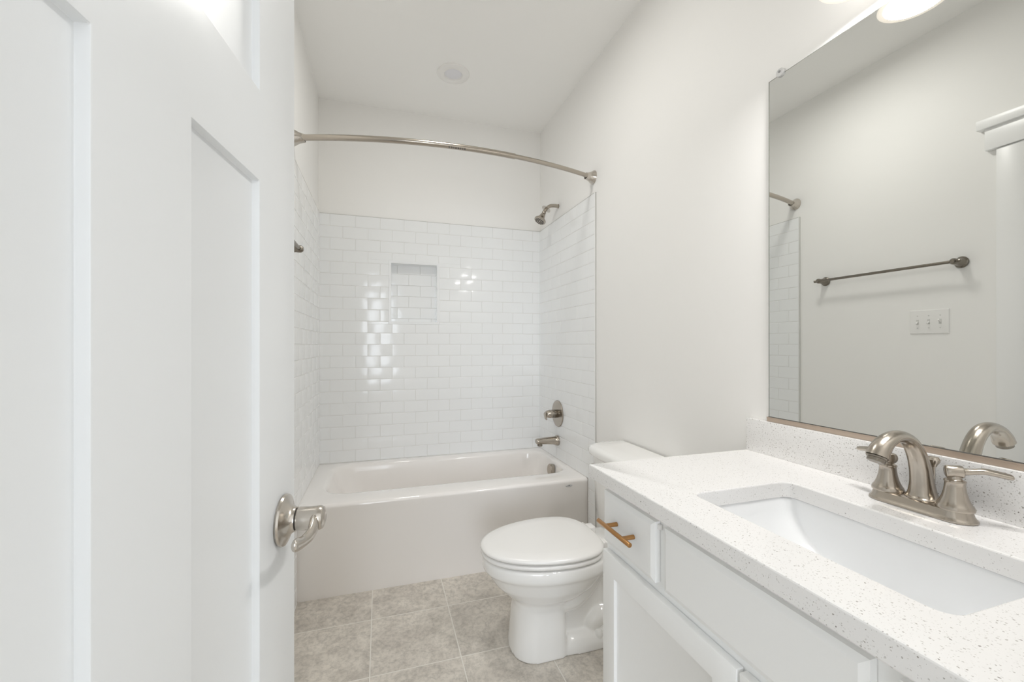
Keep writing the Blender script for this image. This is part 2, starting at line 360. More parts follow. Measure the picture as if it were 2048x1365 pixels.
tile_part(wall_back, 'subway_tile', lambda t: tiles(t, (0, D, TT), (1, 0, 0), (0, 0, -1), (0, -1, 0), W, TT-TB, 0.069, [hole]),
          [(0, NX0, D-GT, D, TB, TT), (NX1, W, D-GT, D, TB, TT), (NX0, NX1, D-GT, D, TB, NZ0), (NX0, NX1, D-GT, D, NZ1, TT)],
          [[(0, W, D-TD+0.0005, D, TT-0.0005, TT+0.0022)], []])
for nm, wall, x0, x1, nx in (('right', wall_right, W-GT, W, -1), ('left', wall_left, 0, GT, 1)):
    xo = W if nx < 0 else 0
    def bld(t, xo=xo, nx=nx):
        tiles(t, (xo, D, TT), (0, -1, 0), (0, 0, -1), (nx, 0, 0), D-TS, TT-TB, 0.085, half0=1)
        tiles(t, (xo, 2.163, TB+0.02-0.0), (0, -1, 0), (0, 0, -1), (nx, 0, 0), 2.163-TS, TB+0.02-0.002, 0.09)
    cx0, cx1 = (W-TD-0.001, W) if nx < 0 else (0, TD+0.001)
    lx0, lx1 = (W-TD+0.0008, W) if nx < 0 else (0, TD-0.0008)
    tile_part(wall, 'subway_tile', bld, [(x0, x1, TS+0.002, D, TB, TT), (x0, x1, TS+0.002, 2.163, 0, TB)],
              [[(lx0, lx1, TS-0.0002, TS+0.0018, 0.126, TT+0.0005), (lx0, lx1, TS, D, TT-0.0005, TT+0.0022), (lx0, lx1, TS-0.0062, TS-0.0042, 0.126, TT+0.0022)], [(cx0, cx1, TS-0.0044, TS, 0, TT+0.0022)]])
# niche lining
bm = new()
tiles(bm, (NX0, D+ND, NZ1+0.010), (1, 0, 0), (0, 0, -1), (0, -1, 0), NX1-NX0, NZ1-NZ0+0.010, 0.048, half0=0, depth=0.008)
for (o_, u_, v_, n_, um, vm, f) in (((NX0, D+ND, NZ1), (0, -1, 0), (0, 0, -1), (1, 0, 0), ND, NZ1-NZ0, -0.03), ((NX1, D+ND, NZ1), (0, -1, 0), (0, 0, -1), (-1, 0, 0), ND, NZ1-NZ0, -0.03)):
    tiles(bm, o_, u_, v_, n_, um, vm, f, depth=0.006)
ni = obj('niche', bm, M['tile'], wall_back, angle=10)
bm = new()
box(bm, NX0, NX1, D+ND-0.005, D+ND, NZ0, NZ1); box(bm, NX0, NX0+0.004, D, D+ND, NZ0, NZ1); box(bm, NX1-0.004, NX1, D, D+ND, NZ0, NZ1)
obj('grout', bm, M['grout'], ni)
bm = new()
box(bm, NX0, NX1, D-0.002, D+ND, NZ1-0.006, NZ1, 0.0008, 1); box(bm, NX0, NX1, D-0.002, D+ND, NZ0, NZ0+0.008, 0.0008, 1)
obj('niche_shelf', bm, M['tile'], ni)
bm = new()
fy0, fy1 = D-TD-0.002, D+0.002
def nring(g, y): return [Vector((NX0+g, y, NZ0+g+(0.002 if g > 0 else 0))), Vector((NX1-g, y, NZ0+g+(0.002 if g > 0 else 0))), Vector((NX1-g, y, NZ1-g)), Vector((NX0+g, y, NZ1-g))]
loft(bm, [nring(-0.010, fy1), nring(-0.010, fy0+0.0015), nring(-0.0085, fy0), nring(0.0045, fy0), nring(0.006, fy0+0.0015), nring(0.006, fy1), nring(-0.010, fy1)], False, False)
bmesh.ops.remove_doubles(bm, verts=bm.verts[:], dist=1e-6)
obj('niche_edge', bm, M['sink'], ni)

# baseboards
def base_profile(bm, x0, x1, y0, y1, inner):
    box(bm, x0, x1, y0, y1, 0, 0.125, 0.002, 1)
bm = new(); box(bm, 0, 0.014, LY1+0.09, TS-0.006, 0, 0.125, 0.003); struct(obj('baseboard_left', bm, M['trim']), 'white baseboard on the wall below the towel bar', 'baseboard')
bm = new(); box(bm, W-0.014, W, 1.048, TS-0.006, 0, 0.125, 0.003); struct(obj('baseboard_right', bm, M['trim']), 'white baseboard behind the toilet', 'baseboard')

# ------------------------------------------------------------------ doors
def panel_leaf(E, dd, nn, width, z0, z1, thick, ts, zs, recess, panels, bev=0.0016, both=True):
    """leaf as one mesh; t from E along dd, depth along nn (front face at 0). panels: set of (i,j) recessed cells"""
    E, dd, nn = Vector(E), Vector(dd), Vector(nn); t = bmesh.new()
    def P(a, z, d): return E+dd*a+nn*d+Vector((0, 0, z))
    cache = {}
    def V(a, z, d):
        k = (round(a, 5), round(z, 5), round(d, 5))
        if k not in cache: cache[k] = t.verts.new(P(a, z, d))
        return cache[k]
    for sgn in ((0, 1), (-thick, -1)) if both else ((0, 1),):
        d0, s = sgn
        for i in range(len(ts)-1):
            for j in range(len(zs)-1):
                d = d0-s*recess if (i, j) in panels else d0
                c = [(ts[i], zs[j]), (ts[i+1], zs[j]), (ts[i+1], zs[j+1]), (ts[i], zs[j+1])]
                t.faces.new([V(a, z, d) for a, z in c])
                if (i, j) in panels:
                    for q in range(4):
                        if [(i, j-1), (i+1, j), (i, j+1), (i-1, j)][q] in panels: continue
                        w = (q+1) % 4
                        t.faces.new((V(*c[q], d0), V(*c[w], d0), V(*c[w], d), V(*c[q], d)))
    if not both:
        t.faces.new([V(a, z, -thick) for a, z in ((ts[0], zs[0]), (ts[-1], zs[0]), (ts[-1], zs[-1]), (ts[0], zs[-1]))])
    for j in range(len(zs)-1):
        for a in (ts[0], ts[-1]): 
            if both: t.faces.new((V(a, zs[j], 0), V(a, zs[j+1], 0), V(a, zs[j+1], -thick), V(a, zs[j], -thick)))
    for i in range(len(ts)-1):
        for z in (zs[0], zs[-1]):
            if both: t.faces.new((V(ts[i], z, 0), V(ts[i+1], z, 0), V(ts[i+1], z, -thick), V(ts[i], z, -thick)))
    if not both:
        for a in (ts[0], ts[-1]): t.faces.new([V(a, z, 0) for z in zs]+[V(a, zs[-1], -thick), V(a, zs[0], -thick)])
        for z in (zs[0], zs[-1]): t.faces.new([V(a, z, 0) for a in ts]+[V(ts[-1], z, -thick), V(ts[0], z, -thick)])
    bmesh.ops.recalc_face_normals(t, faces=t.faces[:])
    if bev:
        ed = [e for e in t.edges if len(e.link_faces) == 2 and e.calc_face_angle(0) > 0.5]
        bmesh.ops.bevel(t, geom=ed, offset=bev, segments=2, affect='EDGES', profile=0.5, clamp_overlap=True)
    return t

DA = math.radians(7.2); dE = Vector((0.241, 0.794, 0)); dd = Vector((math.sin(DA), math.cos(DA), 0)); dn = Vector((math.cos(DA), -math.sin(DA), 0))
DW = 0.718
t = panel_leaf(dE, -dd, dn, DW, 0, 0, 0.035, [0, 0.143, 0.3045, 0.4285, DW-0.143+0.015, DW], [0.012, 0.22, 1.441, 1.5655, 1.90, 2.037], 0.0105, {(1, 1), (3, 1), (1, 3), (2, 3), (3, 3)}, 0.0018)
# merge the wide top panel into one recess: cells (1..3, 3) share walls, drop the inner ones
door_1 = obj('door_1', t, M['door'], None, True, 30)
struct(door_1, 'open white three panel door with a satin nickel lever', 'door')
def DP(a, o, z): return dE-dd*a+dn*o+Vector((0, 0, z))
lv = new(); lathe(lv, DP(0.057, 0, 0.94), dn, [(0.0385, 0), (0.0395, 0.003), (0.0385, 0.006), (0.034, 0.008), (0.032, 0.0085), (0.029, 0.010), (0.023, 0.0125), (0.0190, 0.018), (0.0185, 0.021)], 48)
lever = obj('lever_rose', lv, M['satin'], door_1)
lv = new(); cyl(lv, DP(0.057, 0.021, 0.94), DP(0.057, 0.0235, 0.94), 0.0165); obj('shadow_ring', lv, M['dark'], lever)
lv = new(); lathe(lv, DP(0.057, 0.023, 0.94), dn, [(0.0175, 0), (0.018, 0.001), (0.0175, 0.015), (0.0180, 0.026), (0.0185, 0.033), (0.0165, 0.0375), (0.010, 0.040)], 36)
pts = [(0.050, 0.046, 0.938, 0.0095, 0.0160), (0.072, 0.0505, 0.935, 0.0075, 0.0155), (0.096, 0.052, 0.931, 0.0058, 0.0110), (0.120, 0.0485, 0.931, 0.0054, 0.0088), (0.141, 0.0465, 0.936, 0.0056, 0.0092), (0.151, 0.0465, 0.939, 0.0042, 0.0070), (0.1535, 0.0465, 0.9395, 0.0012, 0.002)]
q = []
for a, o_, z, r1, r2 in pts:
    p = DP(a, o_, z); q.append((p.x, p.y, p.z, r1, r2))
tube(lv, q, 20, side=dn)
obj('lever_handle', lv, M['satin'], lever)
lv = new(); lathe(lv, DP(0.057, -0.035, 0.94), -dn, [(0.0385, 0), (0.0385, 0.006), (0.029, 0.010), (0.0185, 0.02), (0.017, 0.05)], 32)
pb = DP(0.057, -0.079, 0.938); tube(lv, [(*DP(0.05, -0.079, 0.938), 0.009, 0.0145), (*DP(0.10, -0.083, 0.93), 0.008, 0.012), (*DP(0.15, -0.079, 0.936), 0.006, 0.009)], 16, side=dn)
obj('rear_lever', lv, M['satin'], door_1)

# door in the left wall with its casing (seen in the mirror)
t = panel_leaf((-0.03, LY1-0.003, 0), (0, -1, 0), (1, 0, 0), 0.705, 0, 0, 0.035, [0, 0.143, 0.30, 0.41, 0.562, 0.705], [0.012, 0.22, 1.441, 1.5655, 1.90, 2.037], 0.0105, {(1, 1), (3, 1)}, 0.0018)
struct(obj('door_2', t, M['door'], None, True, 30), 'closed white panel door in the side wall behind the open door', 'door')
bm = new(); box(bm, -0.12, 0.001, LY1, LY1-0.003, 0, DH); box(bm, -0.12, 0.001, LY0, LY0+0.003, 0, DH); box(bm, -0.12, 0.001, LY0, LY1, DH-0.004, DH)
tr2 = obj('trim_2', bm, M['trim']); struct(tr2, 'white craftsman casing of the side door seen in the mirror', 'door frame')
for y in (LY1-0.012, LY0-0.089):
    bm = new(); box(bm, 0, 0.018, y, y+0.092, 0, 2.098, 0.002); obj('casing_leg', bm, M['trim'], tr2)
bm = new(); box(bm, 0, 0.026, LY0-0.115, LY1+0.115, 2.100, 2.198, 0.002); obj('casing_head', bm, M['trim'], tr2)
bm = new(); box(bm, 0, 0.040, LY0-0.138, LY1+0.138, 2.198, 2.242, 0.003); obj('casing_cap', bm, M['trim'], tr2)

# ------------------------------------------------------------------ bathtub
TY0, TY1, TX0, TX1, TZ = 2.168, D-0.002, 0.002, W-0.002, 0.452
tub = thing('bathtub', 'white alcove bathtub with a tall apron under the subway tile', 'bathtub', (W/2, (TY0+TY1)/2, 0))
R = []
R.append(rrect(TX0+0.004, TX1-0.004, TY0+0.020, TY1, 0.003, 0.0))
R.append(rrect(TX0, TX1, TY0+0.016, TY1, 0.003, 0.02))
R.append(rrect(TX0, TX1, TY0+0.006, TY1, 0.004, TZ-0.030))
R.append(rrect(TX0, TX1, TY0+0.001, TY1, 0.006, TZ-0.018))
R.append(rrect(TX0, TX1, TY0+0.002, TY1, 0.006, TZ-0.010))
R.append(rrect(TX0+0.002, TX1-0.002, TY0+0.008, TY1-0.002, 0.008, TZ-0.002))
R.append(rrect(TX0+0.006, TX1-0.006, TY0+0.018, TY1-0.006, 0.010, TZ))
bx0, bx1, by0, by1 = 0.105, 1.478, 2.335, 2.868
R.append(rrect(bx0-0.022, bx1+0.018, by0-0.030, by1+0.018, 0.13, TZ-0.001))
R.append(rrect(bx0-0.010, bx1+0.008, by0-0.012, by1+0.008, 0.125, TZ-0.004))
R.append(rrect(bx0, bx1, by0, by1, 0.12, TZ-0.012))
R.append(rrect(bx0+0.006, bx1-0.004, by0+0.006, by1-0.005, 0.115, TZ-0.026))
R.append(rrect(bx0+0.030, bx1-0.014, by0+0.012, by1-0.010, 0.11, TZ-0.09))
R.append(rrect(bx0+0.095, bx1-0.030, by0+0.022, by1-0.020, 0.11, TZ-0.21))
R.append(rrect(bx0+0.165, bx1-0.052, by0+0.034, by1-0.030, 0.12, 0.155))
R.append(rrect(bx0+0.21, bx1-0.080, by0+0.055, by1-0.050, 0.11, 0.118))
R.append(rrect(bx0+0.27, bx1-0.13, by0+0.10, by1-0.09, 0.08, 0.108))
bm = new(); loft(bm, R, True, True); obj('tub_shell', bm, M['tub'], tub, True, 50)
bm = new(); ovc = Vector((1.462, 2.560, 0.395)); ax = Vector((-1, 0, 0.13)).normalized()
lathe(bm, ovc, ax, [(0.034, -0.004), (0.0355, 0.0), (0.0355, 0.020), (0.033, 0.0235), (0.0, 0.0245)], 36); ov = obj('overflow_cover', bm, M['nickel'], tub)
bm = new(); lathe(bm, (1.20, 2.60, 0.106), (0, 0, 1), [(0.034, 0), (0.034, 0.004), (0.028, 0.006), (0.026, 0.012), (0.0, 0.014)], 32); obj('drain', bm, M['nickel'], tub)
bm = new(); lathe(bm, (1.4015, TY0+0.008, 0.4165), (0, -1, 0), [(0.0215, 0), (0.0215, 0.003), (0.0195, 0.0040), (0, 0.0042)], 40, sy=1.0); 
for v in bm.verts: v.co.z = 0.4165+(v.co.z-0.4165)*0.36
bd = obj('badge', bm, M['badge'], tub)
bm = new(); box(bm, 1.398, 1.406, TY0+0.0033, TY0+0.0042, 0.4175, 0.4205); obj('badge_mark', bm, M['dark'], bd)

# ------------------------------------------------------------------ shower fittings on the right tile wall
XW = W-TD
sv = thing('shower_valve', 'round brushed nickel valve trim with a domed lever on the tile', 'shower valve', (XW, 2.587, 0.757))
bm = new(); lathe(bm, (XW-0.0005, 2.587, 0.757), (-1, 0, 0), [(0.088, 0), (0.0885, 0.003), (0.086, 0.007), (0.060, 0.010), (0.034, 0.011)], 56); obj('escutcheon', bm, M['nickel'], sv)
bm = new(); cyl(bm, (XW-0.009, 2.587, 0.757), (XW-0.048, 2.587, 0.757), 0.027, 36, 0.002); obj('sleeve', bm, M['nickeld'], sv)
bm = new(); lathe(bm, (XW-0.048, 2.587, 0.757), (-1, 0, 0), [(0.0275, 0), (0.028, 0.003), (0.0265, 0.018), (0.023, 0.032), (0.017, 0.044), (0.009, 0.052), (0.0, 0.054)], 36)
tube(bm, [(XW-0.080, 2.585, 0.765, 0.012, 0.014), (XW-0.102, 2.560, 0.757, 0.010, 0.012), (XW-0.112, 2.530, 0.745, 0.008, 0.010), (XW-0.113, 2.512, 0.736, 0.005, 0.007)], 16)
obj('lever', bm, M['nickel'], sv)
ts_ = thing('tub_spout', 'brushed nickel tub spout below the round valve', 'tub spout', (XW, 2.587, 0.575))
bm = new(); tube(bm, [(XW, 2.587, 0.577, 0.034, 0.034), (XW-0.012, 2.587, 0.577, 0.0335, 0.0335), (XW-0.030, 2.587, 0.578, 0.029, 0.027), (XW-0.075, 2.587, 0.580, 0.026, 0.0235), (XW-0.120, 2.587, 0.580, 0.025, 0.021), (XW-0.150, 2.587, 0.580, 0.0235, 0.018), (XW-0.157, 2.587, 0.580, 0.019, 0.013)], 32, side=(0, 1, 0)); obj('spout_body', bm, M['nickel'], ts_)
bm = new(); lathe(bm, (XW-0.130, 2.587, 0.567), (0, 0, -1), [(0.017, 0), (0.017, 0.017), (0.0155, 0.019), (0.0, 0.0185)], 28); obj('outlet', bm, M['nickeld'], ts_)
sh = thing('showerhead', 'bell shaped brushed nickel shower head on a bent arm', 'shower head', (W, 2.60, 2.15))
bm = new(); tube(bm, [(W, 2.60, 2.150, 0.0115), (W-0.03, 2.60, 2.151, 0.0115), (W-0.060, 2.60, 2.146, 0.0115), (W-0.085, 2.60, 2.128, 0.0115), (W-0.108, 2.60, 2.096, 0.0115)], 20); cyl(bm, (W-0.0005, 2.60, 2.150), (W-0.004, 2.60, 2.150), 0.0145, 24); arm = obj('shower_arm', bm, M['nickel'], sh)
bm = new(); ax = Vector((-0.55, 0, -0.83)).normalized(); fc = Vector((W-0.088, 2.60, 2.124)); lathe(bm, fc, ax, [(0.014, -0.004), (0.024, -0.003), (0.031, 0.001), (0.0315, 0.003), (0.026, 0.004), (0.013, 0.004)], 36); obj('flange', bm, M['satin'], sh)
hc = Vector((W-0.103, 2.60, 2.100)); ax = Vector((-0.48, -0.10, -0.87)).normalized()
bm = new(); sphere(bm, hc+ax*0.004, 0.014); lathe(bm, hc, ax, [(0.013, 0.010), (0.0135, 0.016), (0.016, 0.020), (0.0175, 0.028), (0.021, 0.040), (0.028, 0.052), (0.0365, 0.060), (0.0395, 0.064), (0.0395, 0.071), (0.037, 0.074), (0.033, 0.0745)], 40); hd = obj('head', bm, M['nickel'], sh)
bm = new(); lathe(bm, hc+ax*0.0730, ax, [(0.0335, 0), (0.032, 0.0022), (0.0, 0.003)], 36)
fa, fu, fv = frame_axis(ax)
nz = new()
for rr, k in ((0.010, 6), (0.019, 10), (0.027, 14)):
    for i in range(k):
        p = hc+ax*0.0752+fu*(rr*math.cos(2*PI*i/k))+fv*(rr*math.sin(2*PI*i/k)); cyl(nz, p-ax*0.001, p+ax*0.0028, 0.0026, 10)
fp = obj('spray_face', bm, M['nickel'], hd); obj('nozzles', nz, M['dark'], hd)

# curved curtain rod
rod = thing('shower_curtain_rod', 'curved brushed nickel curtain rod spanning the bathtub alcove', 'curtain rod', (W/2, 2.11, 2.158))
RZ, RY = 2.158, 2.112
def rodpt(x, r):
    s = (x-W/2)/(W/2-0.045); return (x, RY-0.012-0.122*(1-abs(s)**2.0), RZ, r)
bm = new(); xs = [0.045+(1.02-0.045)*i/20 for i in range(21)]; tube(bm, [rodpt(x, 0.0135) for x in xs], 24, k=1); orod = obj('outer_tube', bm, M['nickel'], rod)
bm = new(); xs = [0.98+(W-0.045-0.98)*i/14 for i in range(15)]; tube(bm, [rodpt(x, 0.0113) for x in xs], 24, k=1); obj('inner_tube', bm, M['nickel'], rod)
bm = new()
for i in range(8):
    p = rodpt(0.690+i*0.0105, 0); box(bm, p[0]-0.0030, p[0]+0.0030, p[1]-0.0095-0.0025, p[1]-0.0095+0.0025, p[2]-0.0140, p[2]-0.0085)
obj('printed_mark', bm, M['dark'], orod)
for x, s in ((0.0005, 1), (W-0.0005, -1)):
    bm = new(); lathe(bm, (x, RY, RZ), (s, -0.12, 0), [(0.037, 0.0), (0.0375, 0.003), (0.035, 0.008), (0.029, 0.018), (0.023, 0.031), (0.0195, 0.044), (0.0185, 0.052), (0.0150, 0.052)], 40, True, False); fl = obj('rod_flange', bm, M['satin'], rod)
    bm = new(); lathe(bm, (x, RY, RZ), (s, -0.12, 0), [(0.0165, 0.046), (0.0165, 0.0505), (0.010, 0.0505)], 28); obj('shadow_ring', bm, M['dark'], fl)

# recessed ceiling light
cl = thing('recessed_light', 'round white recessed light in the ceiling above the tub', 'ceiling light', (0.787, 2.44, H))
bm = new(); lathe(bm, (0.787, 2.44, H+0.001), (0, 0, -1), [(0.093, 0), (0.0935, 0.003), (0.091, 0.007), (0.078, 0.0105), (0.060, 0.0115), (0.053, 0.010), (0.049, 0.003), (0.0475, 0.0015)], 56, False, False); obj('trim_ring', bm, M['plastic'], cl)
bm = new(); lathe(bm, (0.787, 2.44, H+0.0005), (0, 0, -1), [(0.0485, 0.0), (0.0485, 0.0025), (0.03, 0.004), (0, 0.005)], 48); obj('lens', bm, M['lens'], cl)

# ------------------------------------------------------------------ toilet
TYC = 1.600
toilet = thing('toilet', 'white two piece toilet with its lid closed, beside the vanity', 'toilet', (1.14, TYC, 0))
def egg(xf, xb, hw, z, n=48, pw=2.0, back=3.2, wide=0.55):
    """closed outline: rounded front at xf, squarer back at xb"""
    xc = xf+(xb-xf)*wide; P = []
    for i in range(n):
        a = 2*PI*i/n; c, s = math.cos(a), math.sin(a)
        if c < 0: e = 2.0/pw; L_ = xc-xf
        else: e = 2.0/back; L_ = xb-xc
        P.append(Vector((xc+math.copysign(abs(c)**e, c)*L_, TYC+math.copysign(abs(s)**(2.0/(pw if c < 0 else (pw+back)/2)), s)*hw, z)))
    return P
bm = new()
t = bmesh.new()   # bowl and its front column
loft(t, [egg(0.874, 1.088, 0.113, 0.0, pw=2.6, back=7), egg(0.876, 1.088, 0.112, 0.03, pw=2.6, back=7), egg(0.884, 1.084, 0.105, 0.12, pw=2.5, back=7), egg(0.889, 1.080, 0.104, 0.185, pw=2.4, back=7),
         egg(0.882, 1.12, 0.112, 0.215, pw=2.3), egg(0.848, 1.17, 0.138, 0.240), egg(0.812, 1.22, 0.160, 0.275), egg(0.788, 1.25, 0.174, 0.312), egg(0.779, 1.26, 0.179, 0.326), egg(0.766, 1.27, 0.188, 0.337), egg(0.763, 1.28, 0.190, 0.350), egg(0.764, 1.28, 0.189, 0.374), egg(0.769, 1.28, 0.185, 0.383)])
merge(bm, t)
t = bmesh.new(); loft(t, [egg(0.98, 1.38, 0.112, 0.0, pw=3, back=5), egg(0.985, 1.375, 0.110, 0.030, pw=3, back=5), egg(1.0, 1.36, 0.100, 0.046, pw=3, back=5), egg(1.0, 1.36, 0.075, 0.064, pw=3, back=5), egg(1.0, 1.36, 0.05, 0.068, pw=3, back=5)]); merge(bm, t)
t = bmesh.new(); loft(t, [egg(0.98, 1.33, 0.058, 0.03, pw=3, back=5), egg(0.98, 1.33, 0.058, 0.26, pw=3, back=5)]); merge(bm, t)
box(bm, 1.14, 1.50, TYC-0.125, TYC+0.125, 0.335, 0.384, 0.020, 3)
t = bmesh.new(); loft(t, [rrect(1.24, 1.42, TYC-0.07, TYC+0.07, 0.05, 0.05), rrect(1.24, 1.44, TYC-0.075, TYC+0.075, 0.05, 0.22), rrect(1.22, 1.47, TYC-0.105, TYC+0.105, 0.05, 0.345)]); merge(bm, t)
for s in (-1, 1):
    y = TYC+s*0.062
    tube(bm, [(1.02, TYC+s*0.050, 0.215, 0.045), (1.10, y, 0.205, 0.050), (1.17, y, 0.245, 0.047), (1.22, y, 0.305, 0.044), (1.27, y, 0.33, 0.04)], 20)
    tube(bm, [(1.205, TYC+s*0.050, 0.050, 0.030), (1.215, TYC+s*0.052, 0.085, 0.038), (1.250, TYC+s*0.050, 0.108, 0.042), (1.29, TYC+s*0.048, 0.10, 0.042), (1.32, TYC+s*0.045, 0.05, 0.04)], 20)
bowl = obj('bowl', bm, M['china'], toilet, True, 180)
rm = bowl.modifiers.new('fuse', 'REMESH'); rm.mode = 'VOXEL'; rm.voxel_size = 0.005; rm.use_smooth_shade = True
sm = bowl.modifiers.new('soft', 'SMOOTH'); sm.factor = 0.5; sm.iterations = 11
for s in (-1, 1):
    bm = new(); lathe(bm, (1.222, TYC+s*0.088, 0.036), (0, 0, 1), [(0.0165, 0), (0.0175, 0.012), (0.016, 0.022), (0.010, 0.0285), (0, 0.030)], 28); obj('bolt_cap', bm, M['china'], toilet)
def lidshape(g, z): return [Vector((p.x, p.y, z)) for p in egg(0.757+g, 1.247-g, 0.196-g, 0, n=72, pw=2.10, back=3.4, wide=0.69)]
def taper(ring):
    # narrow the rear of the outline towards the hinges
    o = []
    for p in ring:
        k = max(0, (p.x-1.06)/0.19); o.append(Vector((p.x, TYC+(p.y-TYC)*(1-0.16*k**1.6), p.z)))
    return o
bm = new(); loft(bm, [taper(lidshape(g, z)) for g, z in ((0.010, 0.3885), (0.004, 0.390), (0.002, 0.395), (0.003, 0.4015), (0.010, 0.4045))]); obj('seat', bm, M['plastic'], toilet, True, 60)
bm = new(); loft(bm, [taper(lidshape(g, z)) for g, z in ((0.012, 0.4090), (0.004, 0.4105), (0.000, 0.415), (0.000, 0.420), (0.004, 0.4255), (0.014, 0.4295), (0.06, 0.4315), (0.13, 0.432))]); obj('lid', bm, M['plastic'], toilet, True, 60)
for s in (-1, 1):
    bm = new(); box(bm, 1.225, 1.285, TYC+s*0.072-0.024, TYC+s*0.072+0.024, 0.384, 0.4165, 0.006, 3); cyl(bm, (1.246, TYC+s*0.072-0.030, 0.410), (1.246, TYC+s*0.072+0.030, 0.410), 0.009); obj('hinge', bm, M['plastic'], toilet)
bm = new()
tw = 0.215
def tank_ring(xf, hw, z, xb=1.512, bow=0.030, rc=0.05, n=14):
    P = [Vector((xb, TYC-hw, z)), Vector((xb, TYC+hw, z))]
    for i in range(n+1):
        s = 1-2*i/n; y = hw*s
        P.append(Vector((xf+bow*abs(s)**3.2+(rc*(max(0, (abs(s)-0.80)/0.20))**2.2), TYC+y, z)))
    return P
loft(bm, [tank_ring(1.345, 0.190, 0.384), tank_ring(1.335, 0.197, 0.40), tank_ring(1.322, tw, 0.69), tank_ring(1.322, tw, 0.705)]); obj('tank', bm, M['china'], toilet, True, 40)
bm = new(); loft(bm, [tank_ring(1.316, 0.222, 0.702), tank_ring(1.306, 0.231, 0.706), tank_ring(1.303, 0.234, 0.716), tank_ring(1.304, 0.233, 0.732), tank_ring(1.312, 0.226, 0.742), tank_ring(1.330, 0.210, 0.747), tank_ring(1.40, 0.14, 0.7485)]); obj('tank_lid', bm, M['china'], toilet, True, 60)
bm = new(); lathe(bm, (1.337, TYC+0.16, 0.645), (-1, 0, 0), [(0.016, 0), (0.016, 0.010), (0.012, 0.014), (0, 0.015)], 24); tube(bm, [(1.326, TYC+0.16, 0.645, 0.006), (1.318, TYC+0.12, 0.642, 0.0055), (1.316, TYC+0.085, 0.638, 0.007)], 12); obj('flush_lever', bm, M['nickel'], toilet)

# ------------------------------------------------------------------ vanity
XF = 0.9865          # face frame plane
VY0, VY1, VZ0, VZ1 = 0.105, 1.040, 0.10, 0.844
van = thing('vanity_cabinet', 'white shaker vanity cabinet under the speckled quartz top', 'vanity cabinet', (1.25, (VY0+VY1)/2, 0))
bm = new()
st = 0.042
box(bm, XF, XF+0.019, VY1-st, VY1, VZ0, VZ1, 0.0008, 1); box(bm, XF, XF+0.019, VY0, VY0+st, VZ0, VZ1, 0.0008, 1)
box(bm, XF, XF+0.019, VY0+st, VY1-st, VZ1-0.045, VZ1); box(bm, XF, XF+0.019, VY0+st, VY1-st, 0.635, 0.69); box(bm, XF, XF+0.019, VY0+st, VY1-st, VZ0, VZ0+0.04)
for y in (0.790, 0.356): box(bm, XF, XF+0.019, y-0.022, y+0.022, 0.69, VZ1-0.045)
box(bm, XF, XF+0.019, 0.5725-0.025, 0.5725+0.025, VZ0+0.04, 0.635)
obj('face_frame', bm, M['cab'], van)
bm = new()
box(bm, XF+0.019, W-0.002, VY1-0.016, VY1, VZ0, VZ1); box(bm, XF+0.019, W-0.002, VY0, VY0+0.016, VZ0, VZ1); box(bm, XF+0.019, W-0.002, VY0+0.016, VY1-0.016, VZ0, VZ0+0.016); box(bm, W-0.010, W-0.002, VY0+0.016, VY1-0.016, VZ0+0.016, VZ1)
obj('carcass', bm, M['cab'], van)
bm = new(); box(bm, XF+0.07, XF+0.086, VY0, VY1, 0, VZ0); box(bm, XF+0.086, W-0.002, VY1-0.016, VY1, 0, VZ0); box(bm, XF+0.086, W-0.002, VY0, VY0+0.016, 0, VZ0); obj('toe_kick', bm, M['cab'], van)
def slab(y0, y1, z0, z1, name):
    bm = new(); x = XF-0.019; c = 0.011
    P = lambda d, g: [Vector((d, y0+g, z0+g)), Vector((d, y1-g, z0+g)), Vector((d, y1-g, z1-g)), Vector((d, y0+g, z1-g))]
    loft(bm, [P(XF-0.0008, 0.0), P(x+0.005, 0.0), P(x+0.0015, 0.007), P(x, c)])
    ed = [e for e in bm.edges if e.calc_face_angle(0) > 0.2]
    return obj(name, bm, M['cab'], van, True, 12)
dr = slab(0.806, 1.031, 0.678, 0.816, 'drawer')
slab(0.371, 0.773, 0.678, 0.816, 'false_front')
slab(0.114, 0.339, 0.678, 0.816, 'drawer')
bm = new(); hx = 0.934; cyl(bm, (hx, 0.848, 0.749), (hx, 0.996, 0.749), 0.0058, 24, 0.0008)
for y in (0.883, 0.959): cyl(bm, (hx, y, 0.749), (XF-0.0185, y, 0.749), 0.0055, 20)
ph = obj('drawer_pull', bm, M['brass'], dr); ph['label'] = 'brushed bronze bar pull'
bm = new(); box(bm, XF-0.009, XF-0.001, 0.797, 0.806, 0.800, 0.811, 0.001); sb = obj('bumper', bm, M['plastic'], dr)
for y0, y1 in ((0.5755, 1.031), (0.114, 0.5695)):
    t = panel_leaf((XF-0.019, y1, 0), (0, -1, 0), (-1, 0, 0), y1-y0, 0, 0, 0.018, [0, 0.057, y1-y0-0.057, y1-y0], [0.112, 0.169, 0.597, 0.654], 0.009, {(1, 1)}, 0.0022, both=False)
    obj('cabinet_door', t, M['cab'], van, True, 30)

